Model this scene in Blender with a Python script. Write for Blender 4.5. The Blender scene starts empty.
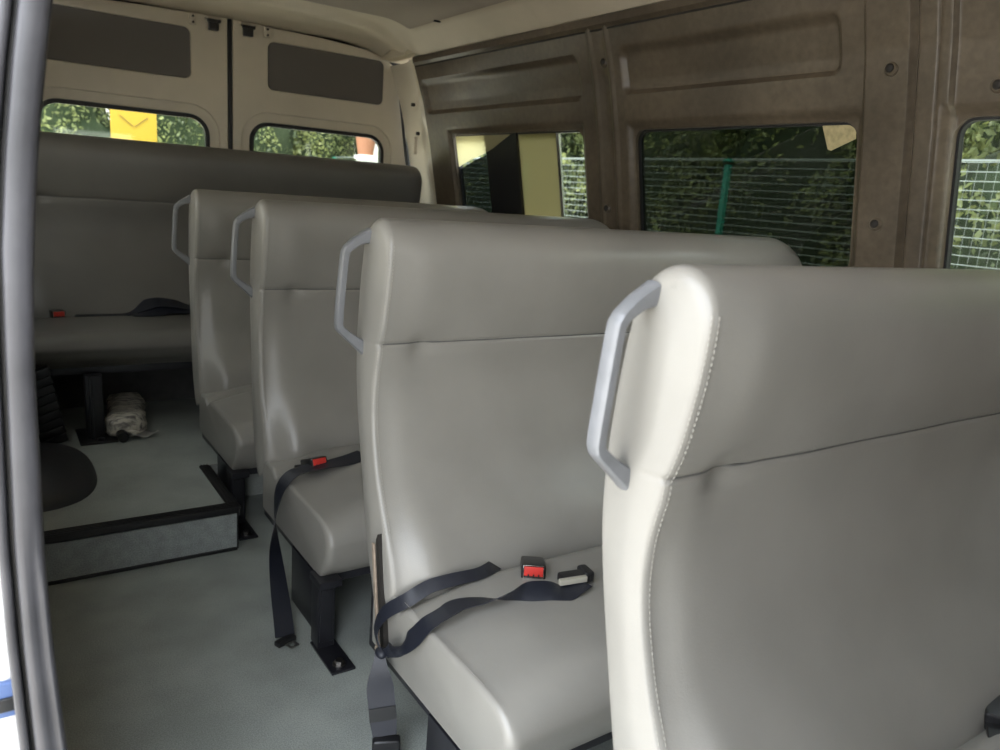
import bpy, bmesh, math, random
import numpy as np
from mathutils import Vector, Matrix
random.seed(7); rng = np.random.default_rng(7)
C = bpy.context.scene.collection
sc = bpy.context.scene

# ------------------------------------------------------------------ camera
yaw, pitch, roll = [math.radians(a) for a in (34.5808, 13.2726, 4.3241)]
fw = Vector((math.sin(yaw)*math.cos(pitch), math.cos(yaw)*math.cos(pitch), -math.sin(pitch)))
rt = Vector((math.cos(yaw), -math.sin(yaw), 0)); up = rt.cross(fw)
r2 = rt*math.cos(roll) + up*math.sin(roll); u2 = -rt*math.sin(roll) + up*math.cos(roll)
cam = bpy.data.cameras.new('camera'); camo = bpy.data.objects.new('camera', cam); C.objects.link(camo)
M = Matrix((r2, u2, -fw)).transposed().to_4x4(); M.translation = (0, 0, 1.18)
camo.matrix_world = M
cam.sensor_width = 36; cam.lens = 762*36/1000; cam.clip_start = .02; cam.clip_end = 200
cam.dof.use_dof = True; cam.dof.focus_distance = 1.75; cam.dof.aperture_fstop = 5.0
sc.camera = camo
# ------------------------------------------------------------------ sky, sun, exposure
w = bpy.data.worlds.new('sky'); sc.world = w; w.use_nodes = True
nt = w.node_tree; bg = nt.nodes['Background']
tc = nt.nodes.new('ShaderNodeTexCoord'); sp = nt.nodes.new('ShaderNodeSeparateXYZ'); cr = nt.nodes.new('ShaderNodeValToRGB')
nt.links.new(tc.outputs['Generated'], sp.inputs[0]); nt.links.new(sp.outputs['Z'], cr.inputs[0]); nt.links.new(cr.outputs[0], bg.inputs[0])
cr.color_ramp.elements[0].position = 0; cr.color_ramp.elements[0].color = (.86, .87, .87, 1)
cr.color_ramp.elements[1].position = .7; cr.color_ramp.elements[1].color = (.80, .88, 1, 1)
bg.inputs[1].default_value = 4.5
sun = bpy.data.lights.new('sun', 'SUN'); suno = bpy.data.objects.new('sun', sun); C.objects.link(suno)
sun.energy = 9; sun.angle = math.radians(3); sun.color = (1, .93, .82)
suno.rotation_euler = Vector((-.03, .12, -1)).to_track_quat('-Z', 'Y').to_euler(); suno.location = (-3, 2, 6)
# daylight comes in through the open sliding door: sampling portal
pl = bpy.data.lights.new('door_portal', 'AREA'); plo = bpy.data.objects.new('door_portal', pl); C.objects.link(plo)
pl.shape = 'RECTANGLE'; pl.size = 1.6; pl.size_y = 1.5; pl.cycles.is_portal = True
plo.location = (-.2, .2, 1.0); plo.rotation_euler = (0, math.radians(-90), 0)
sc.view_settings.view_transform = 'Standard'; sc.view_settings.look = 'None'
sc.view_settings.gamma = 1; sc.view_settings.use_curve_mapping = False
sc.view_settings.exposure = .70

# ------------------------------------------------------------------ helpers
def mat(name, col, rough=.5, metal=0, var=0, vscale=6, bump=0, bscale=200, spec=.5, col2=None, speck=None, coat=0):
    m = bpy.data.materials.new(name); m.use_nodes = True; n = m.node_tree; b = n.nodes['Principled BSDF']
    b.inputs['Base Color'].default_value = (*col, 1); b.inputs['Roughness'].default_value = rough
    b.inputs['Metallic'].default_value = metal; b.inputs['Specular IOR Level'].default_value = spec
    b.inputs['Coat Weight'].default_value = coat
    t = n.nodes.new('ShaderNodeTexCoord')
    def noise(s, d=4):
        x = n.nodes.new('ShaderNodeTexNoise'); x.inputs['Scale'].default_value = s; x.inputs['Detail'].default_value = d
        n.links.new(t.outputs['Object'], x.inputs['Vector']); return x
    if var:
        x = noise(vscale); r = n.nodes.new('ShaderNodeValToRGB'); n.links.new(x.outputs['Fac'], r.inputs[0])
        c2 = col2 or tuple(c*(1-var) for c in col)
        r.color_ramp.elements[0].position = .35; r.color_ramp.elements[0].color = (*c2, 1)
        r.color_ramp.elements[1].position = .65; r.color_ramp.elements[1].color = (*col, 1)
        out = r.outputs[0]
        if speck:
            y = noise(speck[0], 2); q = n.nodes.new('ShaderNodeValToRGB'); n.links.new(y.outputs['Fac'], q.inputs[0])
            q.color_ramp.elements[0].position = .3; q.color_ramp.elements[0].color = (speck[1],)*3 + (1,)
            q.color_ramp.elements[1].position = .7; q.color_ramp.elements[1].color = (speck[2],)*3 + (1,)
            mx = n.nodes.new('ShaderNodeMix'); mx.data_type = 'RGBA'; mx.blend_type = 'MULTIPLY'; mx.inputs[0].default_value = 1
            n.links.new(out, mx.inputs[6]); n.links.new(q.outputs[0], mx.inputs[7]); out = mx.outputs[2]
        n.links.new(out, b.inputs['Base Color'])
    if bump:
        x = noise(bscale, 3); bp = n.nodes.new('ShaderNodeBump'); bp.inputs['Strength'].default_value = bump; bp.inputs['Distance'].default_value = .001
        n.links.new(x.outputs['Fac'], bp.inputs['Height']); n.links.new(bp.outputs[0], b.inputs['Normal'])
    return m
def film(name, col, clear):
    m = bpy.data.materials.new(name); m.use_nodes = True; n = m.node_tree; n.nodes.clear()
    o = n.nodes.new('ShaderNodeOutputMaterial'); t = n.nodes.new('ShaderNodeBsdfTranslucent'); t.inputs[0].default_value = (*col, 1)
    d = n.nodes.new('ShaderNodeBsdfDiffuse'); d.inputs[0].default_value = (*col, 1); a = n.nodes.new('ShaderNodeBsdfTransparent'); a.inputs[0].default_value = (*[min(1, c*1.2) for c in col], 1)
    x = n.nodes.new('ShaderNodeMixShader'); x.inputs[0].default_value = .25; n.links.new(t.outputs[0], x.inputs[1]); n.links.new(d.outputs[0], x.inputs[2])
    y = n.nodes.new('ShaderNodeMixShader'); y.inputs[0].default_value = clear; n.links.new(x.outputs[0], y.inputs[1]); n.links.new(a.outputs[0], y.inputs[2]); n.links.new(y.outputs[0], o.inputs[0]); return m
def glass(name, tint, refl=.06):
    m = bpy.data.materials.new(name); m.use_nodes = True; n = m.node_tree; n.nodes.clear()
    o = n.nodes.new('ShaderNodeOutputMaterial'); a = n.nodes.new('ShaderNodeBsdfTransparent'); a.inputs[0].default_value = (*tint, 1)
    g = n.nodes.new('ShaderNodeBsdfGlossy'); g.inputs['Roughness'].default_value = .03; x = n.nodes.new('ShaderNodeMixShader'); x.inputs[0].default_value = refl
    n.links.new(a.outputs[0], x.inputs[1]); n.links.new(g.outputs[0], x.inputs[2]); n.links.new(x.outputs[0], o.inputs[0]); return m

VINYL = mat('grey_leatherette', (.282, .270, .243), .31, var=.12, vscale=5, bump=.25, bscale=420, spec=.62)
VINYL_DARK = mat('grey_leatherette_darker', (.150, .144, .130), .36, var=.14, vscale=4, bump=.25, bscale=420)  # leatherette copy in a darker tone, only for the rear bench
THREAD = mat('thread', (.38, .36, .32), .7)
SEAM = mat('seam_thread', (.10, .10, .095), .7)
BSTEEL = mat('black_steel', (.016, .016, .02), .33, var=.3, vscale=20, spec=.5)
BOLT = mat('zinc_bolt', (.22, .21, .20), .35, 1)
HANDLE = mat('grey_handle_plastic', (.20, .205, .215), .28, var=.12, vscale=40)
WEB = mat('black_webbing', (.014, .016, .024), .36, bump=.6, bscale=900)
BPL = mat('black_plastic', (.012, .012, .013), .3)
RED = mat('red_button', (.62, .045, .035), .35)
CHROME = mat('chrome', (.72, .72, .70), .2, 1)
WALL = mat('brown_plastic_panel', (.132, .103, .070), .33, var=.38, vscale=3.2, bump=.35, bscale=160, speck=(45, .8, 1.08))
WGROOVE = mat('dark_groove', (.02, .017, .014), .7)
CREAM = mat('cream_paint', (.68, .61, .49), .28, var=.10, vscale=4, bump=.05, bscale=60)
HEAD = mat('headliner', (.66, .58, .45), .6, var=.10, vscale=3, bump=.1, bscale=500)
DGREY = mat('dark_grey_inset', (.13, .118, .105), .5, bump=.2, bscale=500)
FLOOR = mat('grey_green_vinyl', (.38, .41, .38), .6, var=.24, vscale=5, bump=.3, bscale=600, speck=(320, .72, 1.15))
STEPM = mat('grey_blue_riser', (.33, .36, .35), .6, var=.2, vscale=30, bump=.3, bscale=500, speck=(260, .75, 1.2))
RUB = mat('black_rubber', (.012, .012, .013), .4, bump=.2, bscale=300)
SEAL = mat('grey_seal', (.060, .059, .066), .42, var=.5, vscale=7, bump=.3, bscale=90)
WHITE = mat('white_body_paint', (.75, .75, .74), .25, coat=.5)
BLUE = mat('blue_decal', (.08, .13, .28), .4)
GLC = glass('clear_glass', (.80, .82, .78), .022)
GLS = glass('added_side_glass', (.58, .57, .53), .08)
GLT = glass('tinted_glass', (.23, .245, .22), .045)
GLD = glass('dark_tinted_glass', (.22, .24, .23), .09)
GLM = film('half_tinted_film', (.33, .31, .20), .35)
CARPET = mat('dark_carpet', (.10, .10, .095), .9, var=.2, vscale=20, bump=.4, bscale=500)

def link(name, me, m=None, parent=None, smooth=True):
    o = bpy.data.objects.new(name, me); C.objects.link(o)
    if m is not None and not me.materials: me.materials.append(m)
    if smooth:
        for p in me.polygons: p.use_smooth = True
    if parent is not None: o.parent = parent
    return o
def tag(o, label, cat, group=None, kind=None):
    if label: o['label'] = label
    if cat: o['category'] = cat
    if group: o['group'] = group
    if kind: o['kind'] = kind
    return o
def empty(name, loc=(0, 0, 0)):
    o = bpy.data.objects.new(name, None); C.objects.link(o); o.location = loc; o.empty_display_size = .05; return o
def pym(name, V, F, m, parent=None, smooth=True):
    me = bpy.data.meshes.new(name); me.from_pydata([tuple(v) for v in V], [], F); me.validate(); me.update()
    bm = bmesh.new(); bm.from_mesh(me); bmesh.ops.recalc_face_normals(bm, faces=bm.faces); bm.to_mesh(me); bm.free()
    return link(name, me, m, parent, smooth)
def struct(o): o['kind'] = 'structure'; return o
def sharp(o, ang=35):
    me = o.data
    bm = bmesh.new(); bm.from_mesh(me)
    for e in bm.edges:
        if len(e.link_faces) == 2 and e.calc_face_angle(0) > math.radians(ang): e.smooth = False
    bm.to_mesh(me); bm.free(); return o
class MB:
    def __init__(s): s.bm = bmesh.new()
    def box(s, c, d, bev=0, R=None):
        r = bmesh.ops.create_cube(s.bm, size=1); vs = r['verts']
        for v in vs: v.co = Vector((v.co.x*d[0], v.co.y*d[1], v.co.z*d[2]))
        if bev:
            es = list({e for v in vs for e in v.link_edges})
            rb = bmesh.ops.bevel(s.bm, geom=es, offset=bev, segments=3, affect='EDGES', profile=.6); vs = list({v for f in rb['faces'] for v in f.verts} | {v for v in vs if v.is_valid})
        for v in vs:
            if R is not None: v.co = R @ v.co
            v.co += Vector(c)
        return s
    def cyl(s, a, b, r, n=16, r2=None):
        a = Vector(a); b = Vector(b); d = b-a
        res = bmesh.ops.create_cone(s.bm, cap_ends=True, segments=n, radius1=r, radius2=r if r2 is None else r2, depth=d.length)
        q = d.to_track_quat('Z', 'Y').to_matrix()
        for v in res['verts']: v.co = q @ v.co + (a+b)/2
        return s
    def sphere(s, c, r, sc_=(1, 1, 1), n=16):
        res = bmesh.ops.create_uvsphere(s.bm, u_segments=n, v_segments=n//2, radius=r)
        for v in res['verts']: v.co = Vector((v.co.x*sc_[0], v.co.y*sc_[1], v.co.z*sc_[2])) + Vector(c)
        return s
    def prism(s, pts, y0, y1, axis='y'):
        def P(a, b, t): return {'y': (a, t, b), 'x': (t, a, b), 'z': (a, b, t)}[axis]
        A = [s.bm.verts.new(P(a, b, y0)) for a, b in pts]; B = [s.bm.verts.new(P(a, b, y1)) for a, b in pts]
        s.bm.faces.new(A); s.bm.faces.new(B[::-1]); n = len(pts)
        for i in range(n): s.bm.faces.new((A[i], B[i], B[(i+1) % n], A[(i+1) % n]))
        return s
    def build(s, name, m, parent=None, smooth=True):
        bmesh.ops.recalc_face_normals(s.bm, faces=s.bm.faces)
        me = bpy.data.meshes.new(name); s.bm.to_mesh(me); s.bm.free(); o = link(name, me, m, parent, smooth)
        return sharp(o) if smooth else o
def catmull(P, n=8, closed=False):
    P = [np.array(p, float) for p in P]; out = []
    N = len(P); rng_ = range(N) if closed else range(N-1)
    for i in rng_:
        p0 = P[(i-1) % N] if closed or i > 0 else 2*P[0]-P[1]
        p1 = P[i]; p2 = P[(i+1) % N]; p3 = P[(i+2) % N] if closed or i+2 < N else 2*P[-1]-P[-2]
        for k in range(n):
            t = k/n
            out.append(.5*((2*p1)+(-p0+p2)*t+(2*p0-5*p1+4*p2-p3)*t*t+(-p0+3*p1-3*p2+p3)*t**3))
    if not closed: out.append(P[-1])
    return out
def tube(pts, r, name, m, parent=None, n=10):
    """round bar through pts (smooth)"""
    P = [Vector(p) for p in pts]; V = []; F = []; N = len(P)
    side = None
    for i, p in enumerate(P):
        t = (P[min(i+1, N-1)]-P[max(i-1, 0)]).normalized()
        a = side if side is not None else (Vector((0, 0, 1)) if abs(t.z) < .9 else Vector((1, 0, 0)))
        a = (a - t*a.dot(t)).normalized(); side = a; b = t.cross(a); rr = r if not callable(r) else r(i/(N-1))
        for k in range(n):
            an = 2*math.pi*k/n; V.append(p + a*rr*math.cos(an) + b*rr*math.sin(an))
    for i in range(N-1):
        for k in range(n): F.append((i*n+k, i*n+(k+1) % n, (i+1)*n+(k+1) % n, (i+1)*n+k))
    F.append(tuple(range(n))[::-1]); F.append(tuple((N-1)*n+k for k in range(n)))
    return pym(name, V, F, m, parent)
def ribbon(pts, wid, name, m, parent=None, th=.0016, n=8):
    """strap: pts = (centre, width direction) pairs"""
    A = catmull([p for p, _ in pts], n); W = catmull([q for _, q in pts], n); V = []; F = []
    N = len(A); wd = wid if callable(wid) else (lambda t: wid)
    for i in range(N):
        t = A[min(i+1, N-1)]-A[max(i-1, 0)]; t = t/(np.linalg.norm(t)+1e-9); q = W[i]; q = q-t*(q@t); q = q/(np.linalg.norm(q)+1e-9)
        nn = np.cross(t, q); h = wd(i/(N-1))/2
        for s_, k in ((-1, 1), (-.5, 1), (0, 1), (.5, 1), (1, 1), (1, -1), (.5, -1), (0, -1), (-.5, -1), (-1, -1)):
            V.append(A[i]+q*s_*h+nn*k*th/2)
    for i in range(N-1):
        for k in range(10): F.append((i*10+k, i*10+(k+1) % 10, (i+1)*10+(k+1) % 10, (i+1)*10+k))
    F.append(tuple(range(10))[::-1]); F.append(tuple((N-1)*10+k for k in range(10)))
    return sharp(pym(name, V, F, m, parent), 60)
def rrect(x0, x1, z0, z1, r, n=8):
    P = []; R = r if isinstance(r, (list, tuple)) else (r,)*4     # BL BR TR TL
    for (cx, cz, a0, q) in ((x0+R[0], z0+R[0], 180, R[0]), (x1-R[1], z0+R[1], 270, R[1]), (x1-R[2], z1-R[2], 0, R[2]), (x0+R[3], z1-R[3], 90, R[3])):
        for k in range(n+1):
            a = math.radians(a0+90*k/n); P.append((cx+q*math.cos(a), cz+q*math.sin(a)))
    return P
def boolean_cut(o, cutters):
    for c in cutters:
        md = o.modifiers.new('b', 'BOOLEAN'); md.operation = 'DIFFERENCE'; md.object = c; md.solver = 'EXACT'
    dg = bpy.context.evaluated_depsgraph_get(); me = bpy.data.meshes.new_from_object(o.evaluated_get(dg))
    o.modifiers.clear(); o.data = me
    for c in cutters: bpy.data.objects.remove(c)
    sharp(o, 30); return o
def cutter(pts, a, b, axis):
    return MB().prism(pts, a, b, axis).build('cutter', None, smooth=False)
def sstep(t): t = min(1, max(0, t)); return t*t*(3-2*t)
G = lambda d, s: math.exp(-(d/s)**2)

# ================================================================== SETTING
XL, XR = .03, 2.03
def Xw(z): return float(np.interp(z, [0, .6, 1.05, 1.4, 1.6, 1.77, 1.9], [2.03, 2.06, 2.02, 1.95, 1.90, 1.84, 1.77]))
PLAT = .144
# floor of the aisle
struct(MB().box((1.0, .56, -.02), (2.05, 4.36, .04)).build('floor', FLOOR, smooth=False))
pf = MB()
pf.prism([(XL-.02, 2.345), (.605, 2.345), (.605, 2.74), (2.06, 2.74), (2.06, 3.98), (XL-.02, 3.98)], -.02, PLAT, 'z')
o = pf.build('trim_1', FLOOR, smooth=False); struct(o); o['label'] = 'raised vinyl rear floor platform'
o = MB().box((.32, 2.336, .062), (.60, .018, .122)).build('trim_2', STEPM, smooth=False); struct(o)
# black edging of the step: ribbed nosing along the front and back along its right edge
b = MB()
b.box((.32, 2.342, PLAT+.003), (.62, .036, .007), .003)
for k in range(3): b.box((.32, 2.332+.010*k, PLAT+.009), (.618, .004, .003), .001)
b.box((.318, 2.325, PLAT-.007), (.622, .008, .020), .003)
b.box((.612, 2.54, PLAT+.003), (.034, .38, .007), .003)
for k in range(3): b.box((.602+.010*k, 2.54, PLAT+.009), (.004, .378, .003), .001)
b.box((.628, 2.52, PLAT-.011), (.010, .40, .030), .003)
struct(b.build('trim_3', RUB))
struct(MB().box((.32, 2.324, .003), (.60, .012, .010), .003).build('trim_4', RUB))
struct(MB().box((.622, 2.53, .060), (.008, .40, .12)).build('trim_5', RUB, smooth=False))

# right wall panel with pressed recesses
W1 = (2.400, 3.400, 1.050, 1.447); W2 = (1.255, 2.110, 1.03, 1.440); W3 = (.14, 1.002, 1.03, 1.440)
Y0, Y1 = -1.5, 3.62
def wall_off(y, z):
    d = 0.0
    def recess(ya, yb, za, zb, dep, e=.022):
        rr_ = .035; qx = abs(y-(ya+yb)/2)-(yb-ya)/2+rr_; qz = abs(z-(za+zb)/2)-(zb-za)/2+rr_
        ins = rr_-(math.hypot(max(qx, 0), max(qz, 0))+min(max(qx, qz), 0))
        return dep*sstep(ins/e)
    d += recess(2.365, 3.60, 1.545, 1.705, .020)
    d += recess(1.295, 2.145, 1.550, 1.703, .020)
    d += recess(.10, .85, 1.550, 1.703, .014)
    # raised hat ribs at the joint between panels
    d -= .005*(sstep((y-2.178)/.010)-sstep((y-2.200)/.010)) + .004*(sstep((y-2.268)/.010)-sstep((y-2.290)/.010)); d += .003*G(y-2.235, .02)
    # pillar cover: slightly proud strip, groove then bump
    d -= .010*(sstep((y-1.105)/.008)-sstep((y-1.222)/.010))
    d += .010*G(y-1.100, .005)
    d -= .016*(sstep((y-.998)/.012)-sstep((y-1.030)/.012))
    d += .006*G(y-1.042, .005)
    # soft surround pressed around each window
    for (a, b_, c, e) in (W1, W2, W3):
        dd = max(a-y, y-b_, c-z, z-e)
        if dd > -.05: d += .016*(1-sstep((dd-.002)/.026))
    return d
ys = np.unique(np.concatenate([np.arange(Y0, Y1, .03), [Y1], np.arange(.9, 1.34, .004), np.arange(2.06, 2.45, .005), np.arange(3.34, 3.62, .006), np.arange(.08, .18, .006)]).round(4))
zs = np.unique(np.concatenate([np.arange(0.0, 1.0, .05), np.arange(1.0, 1.80, .008), [1.795]]).round(4))
V = []; F = []
for z in zs:
    for y in ys: V.append((Xw(z)+wall_off(y, z), y, z))
n1 = len(V)
for z in zs:
    for y in ys: V.append((Xw(z)+.028, y, z))
ny, nz = len(ys), len(zs)
idx = lambda i, j, s: s*n1+j*ny+i
for s in (0, 1):
    for j in range(nz-1):
        for i in range(ny-1): F.append((idx(i, j, s), idx(i+1, j, s), idx(i+1, j+1, s), idx(i, j+1, s)))
for i in range(ny-1):
    F.append((idx(i, 0, 0), idx(i+1, 0, 0), idx(i+1, 0, 1), idx(i, 0, 1))); F.append((idx(i, nz-1, 0), idx(i+1, nz-1, 0), idx(i+1, nz-1, 1), idx(i, nz-1, 1)))
for j in range(nz-1):
    F.append((idx(0, j, 0), idx(0, j+1, 0), idx(0, j+1, 1), idx(0, j, 1))); F.append((idx(ny-1, j, 0), idx(ny-1, j+1, 0), idx(ny-1, j+1, 1), idx(ny-1, j, 1)))
wr = pym('wall_right', V, F, WALL); struct(wr)
cuts = [cutter(rrect(a, b_, c, d, .045), 1.7, 2.3, 'x') for (a, b_, c, d) in (W1, W2, W3)]
boolean_cut(wr, cuts)
# outer skin with its own openings, so daylight only enters at the windows
def skin_strip(name, x_of, segs, m):
    b = MB()
    for (ya, yb, za, zb) in segs:
        q = [(x_of(za), za), (x_of(zb), zb), (x_of(zb)+.02, zb), (x_of(za)+.02, za)]
        b.prism([(p[0], p[1]) for p in q], ya, yb, 'y')
    return b.build(name, m, smooth=False)
# side windows: gasket + panes, leaning with the wall
def wquad(y0, y1, z0, z1, off, th, name, m, parent, r=.04, hole=None):
    P = rrect(y0, y1, z0, z1, r) if r else [(y0, z0), (y1, z0), (y1, z1), (y0, z1)]
    V = [(Xw(z)+off, y, z) for y, z in P]; n = len(P); F = []
    if hole:
        g = hole; Q = rrect(y0+g, y1-g, z0+g, z1-g, max(.01, r-g)); V += [(Xw(z)+off, y, z) for y, z in Q]
        V += [(v[0]+th, v[1], v[2]) for v in V[:2*n]]
        for i in range(n):
            j = (i+1) % n
            F += [(i, j, n+j, n+i), (2*n+i, 2*n+j, 3*n+j, 3*n+i), (i, j, 2*n+j, 2*n+i), (n+i, n+j, 3*n+j, 3*n+i)]
    else:
        V += [(v[0]+th, v[1], v[2]) for v in V]
        F += [tuple(range(n)), tuple(range(n, 2*n))[::-1]] + [(i, (i+1) % n, n+(i+1) % n, n+i) for i in range(n)]
    return pym(name, V, F, m, parent, smooth=False)
def side_window(k, W, gl, label):
    e = empty('window_%d' % k, (Xw(W[2]), (W[0]+W[1])/2, W[2])); struct(e); e['label'] = label
    def P(o): o.matrix_parent_inverse = e.matrix_world.inverted() if False else Matrix.Translation(-Vector(e.location)); return o
    P(wquad(W[0]-.012, W[1]+.012, W[2]-.012, W[3]+.012, .029, .022, 'gasket', RUB, e, .055, .018))
    return e, P
e1, P1 = side_window(1, W1, None, 'rearmost side window with sliding frame, partly tinted')
pts = [(2.86, 1.05), (3.40, 1.05), (3.40, 1.29), (3.25, 1.335), (3.14, 1.358), (3.05, 1.385), (2.97, 1.415), (2.90, 1.44), (2.86, 1.447)]
V = [(Xw(z)+.038, y, z) for y, z in pts] + [(Xw(z)+.042, y, z) for y, z in pts]; n = len(pts)
P1(pym('pane', V, [tuple(range(n)), tuple(range(n, 2*n))[::-1]] + [(i, (i+1) % n, n+(i+1) % n, n+i) for i in range(n)], GLD, e1, False))
P1(wquad(2.58, 2.87, W1[2], W1[3], 0.032, .004, 'pane', GLM, e1, .0))
P1(wquad(2.41, 2.585, W1[2], W1[3], 0.038, .004, 'pane', GLC, e1, .0))
P1(wquad(2.862, 3.115, W1[2], W1[3], .020, .016, 'sliding_frame', BPL, e1, .0))
P1(wquad(2.572, 2.590, W1[2], W1[3], .030, .010, 'glass_edge', CHROME, e1, .0))
# a cream translucent flap across the upper rear corner
pts = [(3.375, 1.440), (2.90, 1.440), (2.97, 1.415), (3.05, 1.385), (3.14, 1.358), (3.25, 1.335), (3.375, 1.300)]
V = [(Xw(z)+.016, y, z) for y, z in pts] + [(Xw(z)+.018, y, z) for y, z in pts]; n = len(pts)
P1(pym('cream_flap', V, [tuple(range(n)), tuple(range(n, 2*n))[::-1]] + [(i, (i+1) % n, n+(i+1) % n, n+i) for i in range(n)], film('cream_film', (.92, .86, .62), .25), e1, False))
e2, P2 = side_window(2, W2, None, 'middle side window, dark tinted with a torn sticker')
P2(wquad(W2[0]-.005, W2[1]+.005, W2[2]-.005, W2[3]+.005, 0.040, .004, 'pane', GLT, e2, .04))
pts = [(1.376, 1.438), (1.30, 1.438), (1.272, 1.425), (1.272, 1.398), (1.345, 1.368), (1.356, 1.372)]
V = [(Xw(z)+.037, y, z) for y, z in pts] + [(Xw(z)+.038, y, z) for y, z in pts]; n = len(pts)
P2(pym('torn_sticker', V, [tuple(range(n)), tuple(range(n, 2*n))[::-1]] + [(i, (i+1) % n, n+(i+1) % n, n+i) for i in range(n)], mat('yellowed_sticker', (.55, .46, .24), .5, var=.3, vscale=60), e2, False))
e3, P3 = side_window(3, W3, None, 'front side window with clear glass')
P3(wquad(W3[0]-.005, W3[1]+.005, W3[2]-.005, W3[3]+.005, 0.040, .004, 'pane', GLC, e3, .04))
# brown cant-rail trim along the top of the wall
b = MB(); b.prism([(1.842, 1.768), (1.826, 1.780), (1.822, 1.804), (1.834, 1.812), (1.90, 1.812), (1.90, 1.768)], -1.5, 3.61, 'y')
struct(b.build('trim_6', WALL))
struct(MB().box((1.846, 1.06, 1.7655), (.012, 5.1, .006)).build('trim_7', WGROOVE, smooth=False))
# screws / push rivets in the wall
for y, z in ((1.155, 1.555), (1.170, 1.178), (2.224, 1.665), (2.262, 1.16), (.905, 1.502)):
    x = Xw(z) + wall_off(y, z)
    b = MB().cyl((x-.001, y, z), (x+.004, y, z), .019, 24); b.cyl((x-.006, y, z), (x-.001, y, z), .0135, 24, .018); s = b.build('panel_rivet', WALL)
    tag(s, {1.555: 'upper brown push rivet in the wide pillar cover', 1.178: 'lower brown push rivet in the wide pillar cover',
            1.665: 'small upper rivet in the narrow rib between the rear wall panels', 1.16: 'small lower rivet in the narrow rib between two windows',
            1.502: 'rivet at the right image edge above the clear front window'}[z], 'rivet', 'rivets in the brown wall panels')
    MB().sphere((x-.007, y, z), .011, (.5, 1, 1)).build('rivet_head', WGROOVE, s)

# rear D-pillar in cream paint (between wall panel and door)
b = MB()
zz = np.linspace(.1, 1.80, 40)
V = []; F = []
for i, z in enumerate(zz):
    wob = .006*math.sin(z*23)+.004*math.sin(z*57)
    xa = Xw(z)
    for (x, y) in ((xa+.012, 3.615+wob*.5), (xa+.002+wob, 3.655), (xa+.026+wob, 3.70), (xa+.046, 3.80), (xa+.040, 3.84), (xa+.042, 3.955), (xa+.10, 3.955), (xa+.09, 3.60)): V.append((x, y, z))
for i in range(len(zz)-1):
    for k in range(8): F.append((i*8+k, i*8+(k+1) % 8, (i+1)*8+(k+1) % 8, (i+1)*8+k))
F.append(tuple(range(8))[::-1]); F.append(tuple(len(V)-8+k for k in range(8)))
o = struct(sharp(pym('trim_8', V, F, CREAM), 40)); o['label'] = 'cream painted rear body pillar'
for y, z in ((3.74, 1.60), (3.74, 1.46)):
    struct(MB().cyl((Xw(z)-.004, y, z), (Xw(z)+.012, y, z), .009, 16).build('trim_9', WGROOVE))
struct(MB().box((Xw(1.4)-.004, 3.78, 1.40), (.02, .014, .09), .004).build('trim_10', CREAM))

# left wall behind the sliding door opening
wl = struct(MB().prism([(.028, 0), (.005, .6), (.005, 1.1), (.06, 1.5), (.16, 1.8), (.13, 1.8), (.03, 1.5), (-.025, 1.1), (-.025, .6), (-.0, 0)], 1.09, 3.98, 'y').build('wall_left', WALL, smooth=False))
boolean_cut(wl, [cutter(rrect(a, b_, 0.90, 1.52, .05), -.3, .4, 'x') for a, b_ in ((1.25, 2.25), (2.40, 3.50))])
for k, (a, b_) in enumerate(((1.25, 2.25), (2.40, 3.50))):  # unseen windows, added to let light reach the rear rows
    o = MB().prism([(-.012, .88), (.040, 1.54), (.036, 1.54), (-.016, .88)], a-.02, b_+.02, 'y').build('window_%d' % (k+4), GLS, smooth=False); struct(o)

# unseen cab end added to cut front light: bulkhead around windscreen gap, side wall
fb = MB(); fb.box((1.03, -1.53, .6), (2.1, .05, 1.2)); fb.box((1.03, -1.53, 1.72), (2.1, .05, .40)); fb.box((.35, -1.53, 1.1), (.7, .05, 1.2)); fb.box((1.75, -1.53, 1.1), (.6, .05, 1.2))
struct(fb.build('wall_front_added', CARPET, smooth=False))
struct(MB().box((-.02, -.85, .9), (.08, 1.35, 1.85)).build('wall_side_added', WALL, smooth=False))
# ceiling: pressed headliner, flat centre, coves at the sides and a curved rear header
def zc(x, y):
    u = abs(x-1.03)
    z = 1.925 - (.118-.07*sstep((y-3.5)/.3))*max(0, (u-.52)/.28)**2 if u > .52 else 1.925
    z = max(z, 1.80)
    # side cove step
    z -= .012*(1-sstep((u-.655)/.02))*(1-sstep((y-3.40)/.02))
    # rear header
    t = (y-3.45-.22*((x-1.03)/.8)**2)
    z -= .030*sstep(t/.05) - .020*sstep((t-.10)/.08)
    z -= .020*sstep((y-3.85)/.12)
    for yr in (.2, 1.35, 2.5): z -= .008*G(y-yr, .03)
    return z
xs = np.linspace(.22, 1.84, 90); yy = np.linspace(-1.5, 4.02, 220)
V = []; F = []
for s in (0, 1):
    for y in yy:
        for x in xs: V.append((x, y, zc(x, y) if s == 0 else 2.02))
nx = len(xs); m_ = len(yy)*nx
for s in (0, 1):
    for j in range(len(yy)-1):
        for i in range(nx-1):
            a = s*m_+j*nx+i; F.append((a, a+1, a+1+nx, a+nx))
for j in range(len(yy)-1):
    for i in (0, nx-1): a = j*nx+i; F.append((a, a+nx, a+nx+m_, a+m_))
for i in range(nx-1):
    for j in (0, len(yy)-1): a = j*nx+i; F.append((a, a+1, a+1+m_, a+m_))
ce = struct(pym('ceiling', V, F, HEAD)); ce.data.materials.append(mat('shaded_headlining', (.40, .345, .28), .85, var=.12, vscale=3, bump=.2, bscale=500))
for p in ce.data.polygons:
    if abs(p.center.x-1.03) < .662 and p.center.y < 3.41: p.material_index = 1  # darker centre colour stands in for shade beside the door-lit coves
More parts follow.
